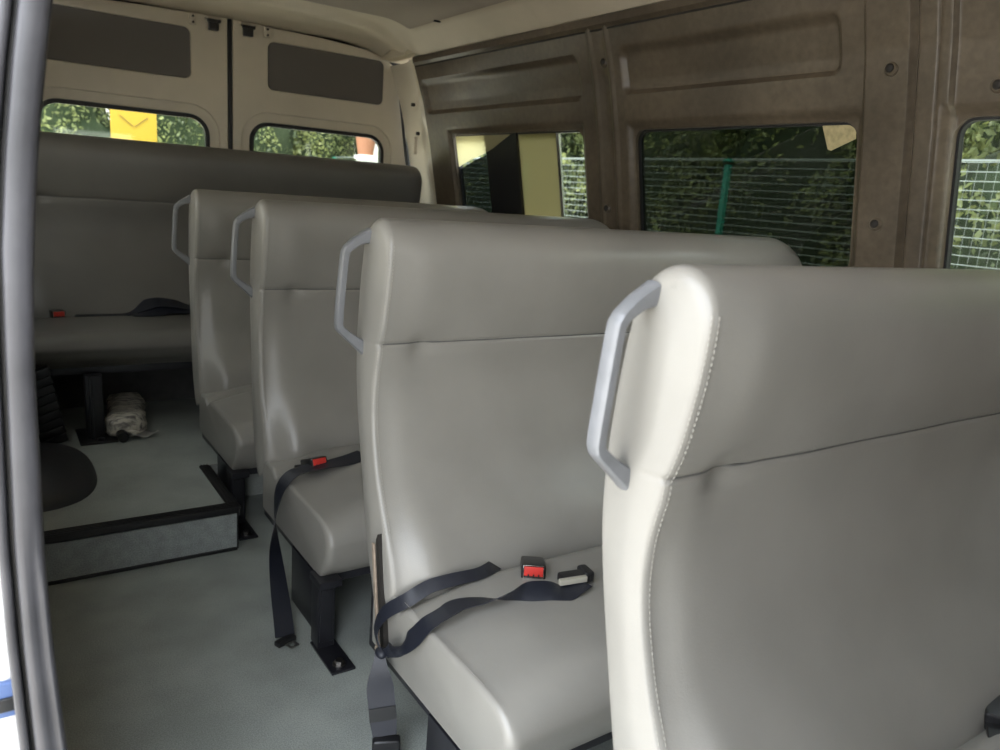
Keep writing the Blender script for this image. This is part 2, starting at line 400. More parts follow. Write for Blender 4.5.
struct(MB().box((1.03, 1.26, 2.04), (2.1, 5.6, .03)).build('trim_11', WHITE, smooth=False))
struct(MB().box((1.95, 1.26, 1.93), (.24, 5.5, .20)).build('trim_12', HEAD, smooth=False))
struct(MB().box((.10, 1.26, 1.93), (.24, 5.5, .20)).build('trim_13', HEAD, smooth=False))
for (x, y) in ((1.69, 3.13), (1.12, 2.2)):
    tag(MB().box((x, y, zc(x, y)-.001), (.030, .012, .006), .002).build('ceiling_clip', WGROOVE), 'small dark slot clip in the headliner%s' % (' near the rear corner' if y > 3 else ' over the aisle'), 'clip')

# rear doors
def door_shape(s):
    """outline in (X,z); s=+1 right door, -1 left door (mirror about x=1.045)"""
    P = [(.012, .10), (.93, .10), (.965, .6), (.962, 1.1), (.955, 1.42), (.935, 1.60), (.905, 1.74), (.865, 1.805), (.80, 1.845), (.70, 1.868), (.45, 1.885), (.012, 1.897)]
    P = [(1.045+s*a, b_) for a, b_ in P]
    return P if s > 0 else P[::-1]
def rear_door(k, s):
    d = MB().prism(door_shape(s), 3.985, 4.045, 'y').build('door_%d' % k, CREAM, smooth=False); struct(d)
    d['label'] = 'cream painted %s rear door with a dark inset panel over its window' % ('right' if s > 0 else 'left')
    X = lambda a: 1.045+s*a
    def RR(a0, a1, z0, z1, r):
        x0, x1 = sorted((X(a0), X(a1))); return rrect(x0, x1, z0, z1, r)
    win = (.095, .825, 1.02, 1.447); ins = (.180, .800, 1.600, 1.826)
    RW = lambda g: RR(win[0]-g, win[1]+g, win[2]-g, win[3]+g, [.03+g, .03+g, (.075+g) if s > 0 else (.16+g), (.16+g) if s < 0 else (.075+g)] if False else (.095+g))
    c1 = cutter(RW(0), 3.9, 4.2, 'y')
    c2 = cutter(RW(.045), 3.95, 4.004, 'y')
    c3 = cutter(RR(*ins, .032), 3.95, 3.992, 'y')
    bev = d.modifiers.new('bv', 'BEVEL'); bev.width = .006; bev.segments = 3; bev.limit_method = 'ANGLE'
    dg = bpy.context.evaluated_depsgraph_get(); me = bpy.data.meshes.new_from_object(d.evaluated_get(dg)); d.modifiers.clear(); d.data = me
    boolean_cut(d, [c1, c2, c3])
    md = d.modifiers.new('bv', 'BEVEL'); md.width = .003; md.segments = 3; md.limit_method = 'ANGLE'; md.angle_limit = math.radians(40)
    # inset panel
    MB().prism(RR(ins[0]+.002, ins[1]-.002, ins[2]+.002, ins[3]-.002, .03), 3.984, 3.992, 'y').build('inset_panel', DGREY, d, smooth=False)
    # gasket ring
    A, B = RW(-.001), RW(-.020); n = len(A); V = [(a, 3.998, z) for a, z in A]+[(a, 3.998, z) for a, z in B]+[(a, 4.02, z) for a, z in A]+[(a, 4.02, z) for a, z in B]; F = []
    for i in range(n):
        j = (i+1) % n; F += [(i, j, n+j, n+i), (2*n+i, 2*n+j, 3*n+j, 3*n+i), (i, j, 2*n+j, 2*n+i), (n+i, n+j, 3*n+j, 3*n+i)]
    pym('gasket', V, F, RUB, d, False)
    MB().prism(RW(-.018), 4.008, 4.012, 'y').build('pane', GLC, d, smooth=False)
    # latch at the top near the centre line
    l = MB().box((X(.080), 3.970, 1.852), (.045, .03, .048), .006); l.box((X(.080), 3.958, 1.868), (.060, .018, .014), .003)
    l.build('latch', BPL, d)
    h = MB().box((X(.172), 3.974, 1.862), (.030, .02, .048), .006); h.cyl((X(.172), 3.958, 1.858), (X(.172), 3.97, 1.858), .008); h.build('bracket', CREAM, d)
    for zq in (1.874, 1.848): MB().cyl((X(.172), 3.956, zq), (X(.172), 3.964, zq), .005).build('screw', WGROOVE, d)
    for a in (.112, .048): MB().cyl((X(a), 3.966, 1.876), (X(a), 3.984, 1.876), .006).build('screw', CHROME, d)
    return d
rear_door(1, -1); rear_door(2, 1)
struct(MB().box((1.045, 3.998, 1.0), (.020, .02, 1.79), .004).build('trim_14', RUB))
# frame behind the doors so no daylight leaks around them
b = MB(); b.box((1.03, 4.07, 1.95), (2.2, .06, .16)); b.box((.00, 4.07, 1.0), (.14, .06, 1.9)); b.box((2.10, 4.07, 1.0), (.18, .06, 1.9)); b.box((1.03, 4.07, .1), (2.2, .06, .3)); b.box((1.045, 4.062, 1.0), (.12, .03, 1.9))
b.box((1.98, 4.07, 1.80), (.26, .03, .24)); b.box((.11, 4.07, 1.80), (.26, .03, .24)); struct(b.build('trim_15', RUB, smooth=False))
struct(tube([(1.900, 3.965, 1.79), (1.932, 3.965, 1.70), (1.942, 3.967, 1.64), (1.966, 3.967, 1.489), (1.998, 3.967, 1.304), (2.03, 3.967, 1.1), (2.06, 3.967, .6)], .008, 'trim_21', RUB))
# kick panel below the rear bench
o = struct(MB().box((1.03, 3.66, .30), (1.96, .02, .33), .003).build('trim_16', CARPET)); o['label'] = 'dark carpeted kick panel'

# wheel arch cover, low smooth dark moulding on the left of the platform
V = []; F = []; na = 28; nr = 10
for j in range(nr+1):
    t = j/nr; sc_ = math.cos(t*math.pi/2)**.45 if t < 1 else 0; z = PLAT+.055*math.sin(t*math.pi/2)
    for i in range(na+1):
        a = -math.pi/2+math.pi*i/na
        ca, sa = math.cos(a), math.sin(a)
        x = .01+.262*sc_*abs(ca)**.62; y = 2.83+.315*sc_*math.copysign(abs(sa)**.8, sa)
        V.append((x, y, z))
for j in range(nr):
    for i in range(na): a = j*(na+1)+i; F.append((a, a+1, a+na+2, a+na+1))
o = struct(pym('trim_17', V, F, mat('wheel_arch_plastic', (.035, .036, .04), .45, bump=.2, bscale=200))); o['label'] = 'dark moulded wheel arch cover'

# ================================================================== SLIDING DOOR OPENING EDGE (close, left)
zR = [.2, .431, .567, .706, .848, .945, 1.049, 1.137, 1.212, 1.284, 1.346, 1.5, 1.7]
xRr = [.058, .048, .041, .038, .040, .041, .046, .053, .061, .071, .080, .108, .15]
zL = [.2, .446, .591, .726, .852, .970, 1.081, 1.188, 1.280, 1.339, 1.5, 1.7]
xLl = [.021, .012, .008, .007, .010, .013, .017, .027, .039, .048, .072, .115]
def edge_strip(name, fa, fb, m, y, dep, crease=None):
    V = []; F = []; Z = np.linspace(.0, 1.72, 90); n = 24
    for z in Z:
        a, b_ = fa(z), fb(z); c = (a+b_)/2; h = (b_-a)/2
        for k in range(n):
            t = 2*math.pi*k/n; ct, st = math.cos(t), math.sin(t)
            xx = c+h*math.copysign(abs(ct)**.7, ct); yq = y+dep*math.copysign(abs(st)**.7, st)
            if crease and st < 0:
                q, dd = crease(z); yq += dd*G((xx-(a+q*(b_-a)))/(b_-a), .10)
            V.append((xx, yq, z))
    for i in range(len(Z)-1):
        for k in range(n): F.append((i*n+k, i*n+(k+1) % n, (i+1)*n+(k+1) % n, (i+1)*n+k))
    F.append(tuple(range(n))[::-1]); F.append(tuple(len(V)-n+k for k in range(n)))
    return pym(name, V, F, m)
fR = lambda z: float(np.interp(z, zR, xRr)); fL = lambda z: float(np.interp(z, zL, xLl))
o = struct(edge_strip('trim_18', fL, fR, SEAL, 1.012, .014, lambda z: (.60+.12*(0.72-z), .010*sstep((.78-z)/.15)))); o['label'] = 'grey rubber weatherstrip along the door opening'
o = struct(edge_strip('trim_19', lambda z: fL(z)-.017, lambda z: fL(z)-.005, SEAL, 1.018, .009)); o['label'] = 'outer grey seal of the door opening'
struct(edge_strip('trim_20', lambda z: fL(z)-.016, lambda z: fR(z)-.006, RUB, 1.045, .018))
struct(edge_strip('trim_22', lambda z: fL(z)-.050, lambda z: fL(z)-.010, WHITE, 1.066, .016))
# slid-back door leaf outside
sd = MB(); sd.prism([(-.035, .02), (-.060, .6), (-.060, 1.1), (-.02, 1.45), (.05, 1.72), (-.01, 1.72), (-.06, 1.5), (-.11, 1.1), (-.115, .6), (-.09, .02)], 1.10, 2.3, 'y')
sdo = sd.build('sliding_door', WHITE, smooth=False); boolean_cut(sdo, [cutter(rrect(1.25, 2.25, .90, 1.52, .05), -.3, .4, 'x')]); tag(sdo, 'white sliding van door slid back at the left image edge', 'van door')
MB().box((-.020, 1.046, .500), (.030, .010, .050), .003).build('door_latch', BLUE, sdo); MB().box((-.020, 1.042, .495), (.031, .010, .020), .003).build('latch_plate', BPL, sdo)

# ================================================================== SEATS
XA, XB = .656, 2.005         # left (aisle) and right end of the benches
zk = np.array([.290, .34, .40, .47, .53, .60, .70, .78, .863, .93, 1.00, 1.06, 1.118])
yf = np.array([-.095, -.118, -.105, -.078, -.050, -.022, .004, .006, -.012, -.028, -.041, -.045, -.040])
yr = np.array([-.030, -.015, .010, .030, .045, .062, .086, .100, .104, .101, .094, .084, .074])
def cub(x, xp, fp):
    # smooth interpolation through the control values
    i = int(np.clip(np.searchsorted(xp, x)-1, 0, len(xp)-2)); t = (x-xp[i])/(xp[i+1]-xp[i]); t = min(1, max(0, t))
    def sl(k):
        if k <= 0: return (fp[1]-fp[0])/(xp[1]-xp[0])
        if k >= len(xp)-1: return (fp[-1]-fp[-2])/(xp[-1]-xp[-2])
        return (fp[k+1]-fp[k-1])/(xp[k+1]-xp[k-1])
    h = xp[i+1]-xp[i]; m0, m1 = sl(i)*h, sl(i+1)*h
    return (2*t**3-3*t*t+1)*fp[i]+(t**3-2*t*t+t)*m0+(-2*t**3+3*t*t)*fp[i+1]+(t**3-t*t)*m1
def end_inset(x, xa, xb, r=.015, rR=.03):
    s = x-xa; q = xb-x; d = 0
    if s < r: d = r-math.sqrt(max(0, r*r-(r-s)**2))
    if q < rR: d = max(d, rR-math.sqrt(max(0, rR*rR-(rR-q)**2)))
    return d
def lean(z, seed): return (.062 if seed in (2, 3) else 0)*sstep((.80-z)/.50)
def back_front(x, z, xa, xb, seamz, ztop, k=1.0, seed=0):
    s = x-xa; q = xb-x; y = cub(z, zk, yf) + lean(z, seed)
    mid = sstep(s/.10)*sstep(q/.10)
    y -= .050*k*mid*G(z-.40, .13)                       # lumbar swell
    y -= .012*k*sstep((s-.01)/.09)*sstep(q/.06)*G(z-1.0, .09)          # head cushion swell
    y -= .010*k*sstep((s-.02)/.05)*G(z-.66, .12)
    y += .0045*G(z-seamz, .004)+.004*G(z-seamz, .022)     # sewn seam
    y += .013*G(s-.105, .024)*G(z-(seamz-.010), .024)     # pucker where the seam meets the side
    y += .004*G(s-.19, .05)*G(z-(seamz+.03), .05)
    y += .0012*G(s-.017, .003)*(1 if z > .45 else 0)       # edge seam valley
    y += .0016*math.sin(x*9+seed)*math.sin(z*11+seed*2)+.0010*math.sin(x*23+z*17+seed)
    return y
def make_backrest(parent, xa, xb, y0, zb=.290, seamz=.863, ztop=1.118, rl=.020, rrt=.13, k=1.0, zshift=0, seed=0, name='backrest'):
    Z = [.29, .2905, .293, .298, .306, .318, .335]+list(np.arange(.35, .83, .02))+list(np.arange(.83, .897, .003))+list(np.arange(.90, 1.045, .02))
    zt0 = 1.055; th = [math.radians(a) for a in (0, 12, 24, 36, 48, 58, 67, 75, 82, 87, 90)]
    Z += [zt0+(1.118-zt0)*math.sin(a) for a in th]; nzb = len(Z)
    X_ = sorted(set([round(v, 4) for v in [xa+t for t in (0, .0008, .003, .006, .010, .015, .020, .026, .034, .044, .056, .07, .085, .10, .12, .15)] + list(np.arange(xa+.19, xb-.17, .045)) + [xb-t for t in (.15, .12, .10, .08, .065, .05, .04, .03, .02, .01, .004, .001, 0)]]))
    V = []; F = []
    for x in X_:
        d = end_inset(x, xa, xb); fr = []; rr = []
        s = x-xa; q = xb-x; drop = 0
        if s < rl: drop = max(drop, rl-math.sqrt(max(0, rl**2-(rl-s)**2)))
        if q < rrt: drop = max(drop, (rrt-math.sqrt(max(0, rrt**2-(rrt-q)**2)))*.75)
        for i, z in enumerate(Z):
            a = back_front(x, z, xa, xb, seamz, ztop, k, seed); b_ = cub(z, zk, yr) + lean(z, seed)
            c = (a+b_)/2; h = (b_-a)/2
            if z > zt0: h *= max(.02, math.sqrt(max(0, 1-((z-zt0)/(1.1181-zt0))**2.3)))
            if z < .335: h *= math.sqrt(max(.03, 1-((.335-z)/.0452)**2.4))
            h = max(h*(1-d/.062), .001)
            zz_ = z
            if z > .90: zz_ = .90+(z-.90)*(1.118-drop-.90)/(1.118-.90)
            zz_ -= d*.5*sstep((z-1.0)/.1)
            fr.append((x, y0+c-h, zz_+zshift)); rr.append((x, y0+c+h, zz_+zshift))
        V += fr+rr[::-1]
    n = 2*nzb
    for j in range(len(X_)-1):
        for i in range(n): F.append((j*n+i, j*n+(i+1) % n, (j+1)*n+(i+1) % n, (j+1)*n+i))
    for j, sg in ((0, -1), (len(X_)-1, 1)):      # gently domed end caps
        base = j*n; cols = [.25, .5, .75]; ids = {}
        for i in range(nzb):
            A = np.array(V[base+i]); B = np.array(V[base+n-1-i]); w_ = np.linalg.norm(B-A)
            ids[i] = [base+i]+[]
            for u in cols:
                V.append(tuple(A+(B-A)*u+np.array([sg*min(.007, w_*.08)*4*u*(1-u)*min(1, max(0, (A[2]-zshift > 1.0)*(1.118-A[2]+zshift)/.10+(A[2]-zshift <= 1.0))), 0, 0]))); ids[i].append(len(V)-1)
            ids[i].append(base+n-1-i)
        for i in range(nzb-1):
            for c in range(4): F.append((ids[i][c], ids[i][c+1], ids[i+1][c+1], ids[i+1][c]))
    o = pym(name, V, F, VINYL, parent)
    return o
def dash_line(pts, name, m, parent, L=.0045, gap=.003, w_=.0009):
    """row of stitches along a polyline"""
    b = bmesh.new(); P = [Vector(p) for p in pts]; acc = 0; pos = 0
    segs = [(P[i], P[i+1]) for i in range(len(P)-1)]; tot = sum((q-p).length for p, q in segs); t = 0
    def at(t):
        for p, q in segs:
            l = (q-p).length
            if t <= l: return p+(q-p)*(t/l), (q-p).normalized()
            t -= l
        return segs[-1][1], (segs[-1][1]-segs[-1][0]).normalized()
    while t < tot-L:
        c, d = at(t+L/2); R = d.to_track_quat('X', 'Z').to_matrix()
        r = bmesh.ops.create_cube(b, size=1)
        for v in r['verts']: v.co = R @ Vector((v.co.x*L, v.co.y*w_, v.co.z*w_)) + c
        t += L+gap
    me = bpy.data.meshes.new(name); b.to_mesh(me); b.free(); return link(name, me, m, parent, False)
def make_cushion(parent, xa, xb, yb, yfr, zb=.20, zt=.350, crown=.038, name='cushion'):
    """cushion block: back at yb, front at yfr (< yb)"""
    prof = []      # from back top, over the front, to the bottom
    for y in list(np.linspace(yb, yfr+.075, 40)): prof.append((y, zt+.004*math.sin((y-yb)/(yfr-yb)*math.pi)-.022*G(y-yb+.118, .022), 1))
    for a in np.linspace(8, 90, 10):
        a = math.radians(a); prof.append((yfr+.07-.07*math.sin(a), zt-.055+.055*math.cos(a), 1-.8*a/(math.pi/2)))
    for t in np.linspace(.12, 1, 8): prof.append((yfr+.004+.034*t**1.5-.004*math.sin(math.pi*t), zt-.055-(zt-.055-zb-.012)*t, .2*(1-t)))
    prof.append((yfr+.044, zb+.003, 0)); prof.append((yfr+.055, zb, 0)); 
    for y in np.linspace(yfr+.1, yb, 6): prof.append((y, zb, 0))
    X_ = sorted(set([round(v, 4) for v in [xa+t for t in (0, .001, .003, .007, .012, .018, .024, .030, .04, .055, .08, .11, .15)]+list(np.arange(xa+.19, xb-.12, .06))+[xb-t for t in (.1, .06, .03, .02, .01, .004, 0)]]))
    n = len(prof); V = []; F = []
    for x in X_:
        s = x-xa; q = xb-x; d = end_inset(x, xa, xb, .011, .024); cr_ = crown*(sstep(s/.22)**.7)*sstep(q/.15)
        bul = .006*sstep(s/.02)
        for (y, z, wt) in prof:
            yc = y+(d*.8 if wt < 1 and wt > 0 else 0)+ (d*.5 if y < yfr+.06 else 0)
            zc_ = z+cr_*wt - d*(1 if z > zb+.06 else (-.4 if z <= zb+.004 else 0))
            # valley of the edge seam
            zc_ += .0022*G(s-.007, .005)*(wt > .2)
            V.append((x, yc - bul*(wt < 1)*(z > zb+.02), zc_))
    for j in range(len(X_)-1):
        for i in range(n): F.append((j*n+i, j*n+(i+1) % n, (j+1)*n+(i+1) % n, (j+1)*n+i))
    F.append(tuple(range(n))[::-1]); F.append(tuple(len(V)-n+k for k in range(n)))
    return sharp(pym(name, V, F, VINYL, parent), 50)
def make_handle(parent, xa, y0):
    h = [(.004, 1.080), (-.022, 1.070), (-.043, 1.055), (-.0475, 1.049), (-.0505, 1.040), (-.0545, .99), (-.0575, .935), (-.058, .900), (-.0565, .892), (-.052, .885), (-.024, .862), (.004, .842)]
    yo = [.050, .050, .050, .050, .051, .052, .054, .056, .056, .056, .057, .057]
    P = catmull([(xa+a, y0+q, z) for (a, z), q in zip(h, yo)], 3)
    V = []; F = []; n = 12
    for i, p in enumerate(P):
        t = P[min(i+1, len(P)-1)]-P[max(i-1, 0)]; t /= np.linalg.norm(t); nn = np.array([t[2], 0, -t[0]]); nn /= np.linalg.norm(nn)
        u = i/(len(P)-1); fl = .85+1.0*(abs(2*u-1)**5)
        for k in range(n):
            a = 2*math.pi*k/n; ca, sa = math.cos(a), math.sin(a)
            V.append(p+nn*.0088*fl*math.copysign(abs(ca)**.45, ca)+np.array([0, 1, 0])*.0125*(.9+.1*fl)*math.copysign(abs(sa)**.6, sa))
    for i in range(len(P)-1):
        for k in range(n): F.append((i*n+k, i*n+(k+1) % n, (i+1)*n+(k+1) % n, (i+1)*n+k))
    F.append(tuple(range(n))[::-1]); F.append(tuple(len(V)-n+k for k in range(n)))
    o = pym('grab_handle', V, F, HANDLE, parent)
    sharp(o, 40); return o
def make_leg(parent, x, y, x2=None):
    l = MB(); l.box((x, y, .098), (.046, .052, .184), .004); l.box((x+.004, y-.004, .19), (.060, .075, .02), .003)
    l.box((x-.002, y-.029, .10), (.034, .006, .15), .002); l.box((x-.006, y+.115, .102), (.006, .21, .165), .001)
    leg = l.build('leg', BSTEEL, parent)
    p = MB(); p.box((x+.003, y-.062, .0035), (.062, .155, .007), .002); MB_ = p.build('foot_plate', BSTEEL, leg)
    q = MB(); q.cyl((x+.002, y-.110, .006), (x+.002, y-.110, .010), .017, 24); q.cyl((x+.002, y-.110, .009), (x+.002, y-.110, .019), .011, 6); q.build('bolt', BOLT, leg)
    return leg
def make_bench(y0, label, seed):
    t = empty('bench_seat', (0, y0, 0)); tag(t, label, 'bench seat', 'grey benches along the brown wall')
    br = make_backrest(t, XA, XB, 0, seed=seed)
    for s in (.005, .013):
        pts = []
        for z in np.linspace(.47, 1.075, 60):
            y = back_front(XA+s, z, XA, XB, .863, 1.118, 1, seed)+(end_inset(XA+s, XA, XB)) 
            zz_ = z if z < .9 else .9+(z-.9)*(1.118-(.020-math.sqrt(max(0, .020**2-max(0, .020-s)**2)))-.9)/.218
            pts.append((XA+s, y-.0006, zz_))
        dash_line(pts, 'stitching', THREAD, br)
    # thread of the cross seam
    pts = [(x, back_front(x, .863, XA, XB, .863, 1.118, 1, seed)-.0004, .863) for x in np.arange(XA+.014, XB-.02, .01)]
    tube(pts, .0016, 'cross_seam', SEAM, br, 6)
    cu = make_cushion(t, XA+.002, XB-.005, -.035, -.560, zb=.195)
    z_edge = [(XA+.0125, y, .3515+.004) for y in np.linspace(-.16, -.47, 20)]
    dash_line(z_edge, 'stitching', THREAD, cu)
    # white plastic edge clip under the side of the cushion
    tube([(XA+.004, y, .199) for y in np.linspace(-.12, -.49, 12)], .0022, 'edge_piping', mat('light_piping', (.33, .32, .29), .5) if 'light_piping' not in bpy.data.materials else bpy.data.materials['light_piping'], cu, 8)
    f = MB(); f.box((XA+.022, -.275, .185), (.024, .46, .026), .003); f.box((XB-.05, -.275, .185), (.03, .46, .026), .003)
    f.box((1.32, -.495, .185), (1.27, .03, .026), .003); f.box((1.32, -.06, .185), (1.27, .03, .026), .003); f.box((1.32, -.28, .196), (1.26, .42, .006))
    f.box((XA+.03, .0, .24), (.012, .05, .13), .003); f.box((XA+.05, -.02, .17), (.05, .10, .05), .004)
    f.build('seat_frame', BSTEEL, t)
    make_leg(t, XA+.014, -.512); make_leg(t, XB-.06, -.512)
    g = MB(); g.box((XB-.08, -.10, .088), (.034, .034, .17), .003); g.box((XB-.08, -.10, .0035), (.06, .09, .007), .002); g.build('leg', BSTEEL, t)
    make_handle(t, XA, 0)
    return t
ROWS = (.597, 1.410, 2.210, 3.030)
LB = ('grey leatherette bench seat nearest the camera, cut by the right image edge', 'grey bench seat second from the front, with two loose belts on its cushion',
      'grey bench seat third from the front, its belt strap hanging to the aisle floor', 'grey bench seat furthest back beside the floor step, ahead of the full-width bench')
benches = [make_bench(y, l, i) for i, (y, l) in enumerate(zip(ROWS, LB))]
# split in the lower side of the second backrest with a bare metal strip and webbing inside
sp_ = MB(); sp_.prism([(-.122, .215), (-.104, .215), (-.078, .34), (-.058, .455), (-.066, .470), (-.092, .36)], XA-.0095, XA+.01, 'x'); 
sl = sp_.build('side_slit', WGROOVE, benches[1]); sl['label'] = 'torn dark slit low in the side of the backrest'
hb = MB(); hb.box((XA-.010, -.070, .330), (.005, .011, .23), .002, Matrix.Rotation(math.radians(-11), 3, 'X')); hb.cyl((XA-.006, -.092, .215), (XA-.014, -.092, .215), .009); hb.build('recliner_strip', mat('tarnished_strip', (.45, .36, .28), .5, .3, var=.3, vscale=60), benches[1])

# full width rear bench on the platform
rb = empty('rear_bench', (0, 3.72, PLAT)); tag(rb, 'full-width darker grey bench seat against the rear doors on the raised floor', 'bench seat')
rbb = make_backrest(rb, .10, 1.955, 0, rl=.03, rrt=.05, k=.3, zshift=.175-PLAT, seed=5)
pts = [(x, back_front(x, .863, .10, 1.955, .863, 1.118, .3, 5)-.0004, .863+.175-PLAT) for x in np.arange(.12, 1.93, .02)]
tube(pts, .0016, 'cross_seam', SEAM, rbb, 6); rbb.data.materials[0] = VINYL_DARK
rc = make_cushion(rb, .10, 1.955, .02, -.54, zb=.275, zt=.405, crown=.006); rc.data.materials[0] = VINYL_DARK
f = MB(); f.box((1.03, -.26, .262), (1.84, .46, .03), .004); f.build('seat_frame', BSTEEL, rb)
def rpost(x):
    l = MB(); l.box((x, -.53, .128), (.062, .045, .255), .004); l.box((x-.012, -.557, .128), (.012, .012, .25), .002); o = l.build('leg', BSTEEL, rb)
    MB().box((x+.005, -.51, .004), (.13, .20, .008), .003).build('foot_plate', BSTEEL, o); MB().cyl((x+.012, -.585, .008), (x+.012, -.585, .018), .012, 6).build('bolt', BSTEEL, o)
rpost(.315); rpost(1.55)
# corrugated black side bracket of the rear bench
br_ = MB()
for k in range(9):
    t = k/8; z = .262-.255*t; x = .165+.055*t; br_.box((x-.045, -.52, z), (.120-.03*t, .05, .030), .004, Matrix.Rotation(math.radians(-20), 3, 'Y'))
bo = br_.build('side_bracket', RUB, rb); bo['label'] = 'ribbed black bracket under the left end'

# ================================================================== BELTS AND BUCKLES
def buckle(loc, R, label, group='belt buckles'):
    t = empty('belt_buckle', loc); t.rotation_euler = R; tag(t, label, 'buckle')
    MB().box((0, 0, 0), (.052, .068, .034), .006).build('buckle_body', BPL, t)
    b = MB(); b.box((0, -.0350, .003), (.041, .004, .020), .0015); b.build('release_button', RED, t)
    c = MB(); c.box((0, -.0345, -.0115), (.044, .003, .0030), .0008); c.box((0, -.0345, .0150), (.044, .003, .0018), .0005); c.box((-.0215, -.0345, .001), (.002, .003, .026), .0005); c.box((.0215, -.0345, .001), (.002, .003, .021), .0005); c.build('metal_rim', CHROME, t)
    for s in (-.011, .000, .011): MB().box((s, -.0372, -.0045), (.003, .002, .004)).build('button_mark', BPL, t)
    MB().box((0, .055, -.004), (.044, .060, .012), .004).build('buckle_stalk', BPL, t)
    return t
def tongue(parent, loc, rz, rx=0):
    """belt tongue: black grip, slotted metal blade"""
    R = Matrix.Rotation(rz, 3, 'Z') @ Matrix.Rotation(rx, 3, 'X'); T = Vector(loc)
    g = MB(); g.box(T, (.056, .022, .014), .004, R); o = g.build('tongue_grip', BPL, parent)
    P = rrect(-.014, .014, .010, .042, .004, 4); Q = rrect(-.007, .007, .022, .034, .002, 4); n = len(P); V = []
    for z in (-.001, .001):
        for L_ in (P, Q): V += [tuple(R @ Vector((a, b_, z)) + T) for a, b_ in L_]
    F = []
    for i in range(n):
        j = (i+1) % n; F += [(i, j, n+j, n+i), (2*n+i, 2*n+j, 3*n+j, 3*n+i), (i, j, 2*n+j, 2*n+i), (n+i, n+j, 3*n+j, 3*n+i)]
    pym('tongue_blade', V, F, CHROME, parent, False)
    return o
UPZ = (0, 0, 1)
# second bench: buckle in the crease, tongue lying beside it
buckle((.945, 1.190, .398), (math.radians(-11), 0, math.radians(-34)), 'black belt buckle with red release button in the crease of the second bench')
sb = empty('seat_belt', (1.0, 1.1, .39)); tag(sb, 'loose twisted black lap belt with metal tongue lying across the second bench cushion', 'seat belt')
def PB(o): o.matrix_parent_inverse = Matrix.Translation(-Vector((1.0, 1.1, .39))); return o
K = .394
PB(ribbon([((1.000, 1.085, K+.010), (.05, 1, .05)), ((.965, 1.077, K+.006), (.1, 1, .1)), ((.94, 1.075, K+.004), (.05, 1, .35)), ((.905, 1.083, K+.010), (0, .6, .8)), ((.865, 1.094, K+.014), (-.2, .25, 1)),
           ((.825, 1.105, K+.010), (-.2, -.6, .8)), ((.775, 1.124, K+.004), (-.2, -1, .3)), ((.73, 1.138, K), (-.3, -1, .05)), ((.695, 1.134, K-.006), (-.3, -1, 0)), ((.664, 1.142, .368), (-.1, -1, .1)),
           ((.648, 1.170, .325), (0, -1, .4)), ((.640, 1.215, .280), (0, -.7, .7)), ((.636, 1.262, .240), (0, -.6, .8))], lambda t: .046-.026*sstep((t-.90)/.10), 'strap', WEB, sb))
bk = MB(); bk.box((.990, 1.105, K+.014), (.066, .030, .018), .004, Matrix.Rotation(math.radians(-10), 3, 'Z')); bk.box((1.022, 1.106, K+.014), (.022, .040, .024), .005, Matrix.Rotation(math.radians(-10), 3, 'Z')); PB(bk.build('tongue_grip', BPL, sb))
bl = MB(); bl.box((.975, 1.090, K+.017), (.064, .010, .012), .001, Matrix.Rotation(math.radians(-10), 3, 'Z')); bl.box((.988, 1.081, K+.003), (.056, .006, .003), .0008, Matrix.Rotation(math.radians(-10), 3, 'Z')); PB(bl.build('tongue_blade', mat('pale_tongue', (.50, .48, .40), .35, .3), sb))
# the other half, from the crease down over the edge to a hanging buckle
s2 = empty('seat_belt', (.634, 1.27, .23)); tag(s2, 'black belt knotted at the torn side slit of the second bench, its buckle hanging low', 'seat belt')
def PC(o): o.matrix_parent_inverse = Matrix.Translation(-Vector((.634, 1.27, .23))); return o
PC(ribbon([((.90, 1.262, .385), (.1, .6, .2)), ((.86, 1.232, .396), (.1, 1, .3)), ((.82, 1.222, .397), (.1, 1, .4)), ((.77, 1.230, .393), (.2, 1, .6)), ((.72, 1.243, .382), (.2, 1, .8)), ((.675, 1.250, .360), (.2, .6, .9)), ((.642, 1.285, .320), (.2, .7, .8)),
           ((.630, 1.300, .275), (.2, 1, 0)), ((.632, 1.280, .235), (.2, 1, 0))], .030, 'strap', WEB, s2))
PC(ribbon([((.628, 1.272, .238), (.8, -.5, 0)), ((.622, 1.258, .205), (.85, -.45, 0)), ((.621, 1.248, .165), (.9, -.42, 0)), ((.621, 1.232, .117), (.9, -.42, 0)), ((.621, 1.220, .078), (.9, -.42, 0))], lambda t: .022+.034*sstep(t/.5)-.006*sstep((t-.75)/.25), 'strap', WEB, s2))
PC(ribbon([((.6195, 1.2355, .135), (.9, -.42, 0)), ((.6200, 1.2285, .108), (.9, -.42, 0))], .055, 'stitched_patch', BPL, s2))
PC(MB().sphere((.630, 1.272, .238), .015, (.8, 1.1, .7)).build('strap_knot', WEB, s2))
PC(MB().box((.622, 1.214, .042), (.058, .026, .070), .007, Matrix.Rotation(math.radians(-25), 3, 'Z')).build('buckle_body', BPL, s2))
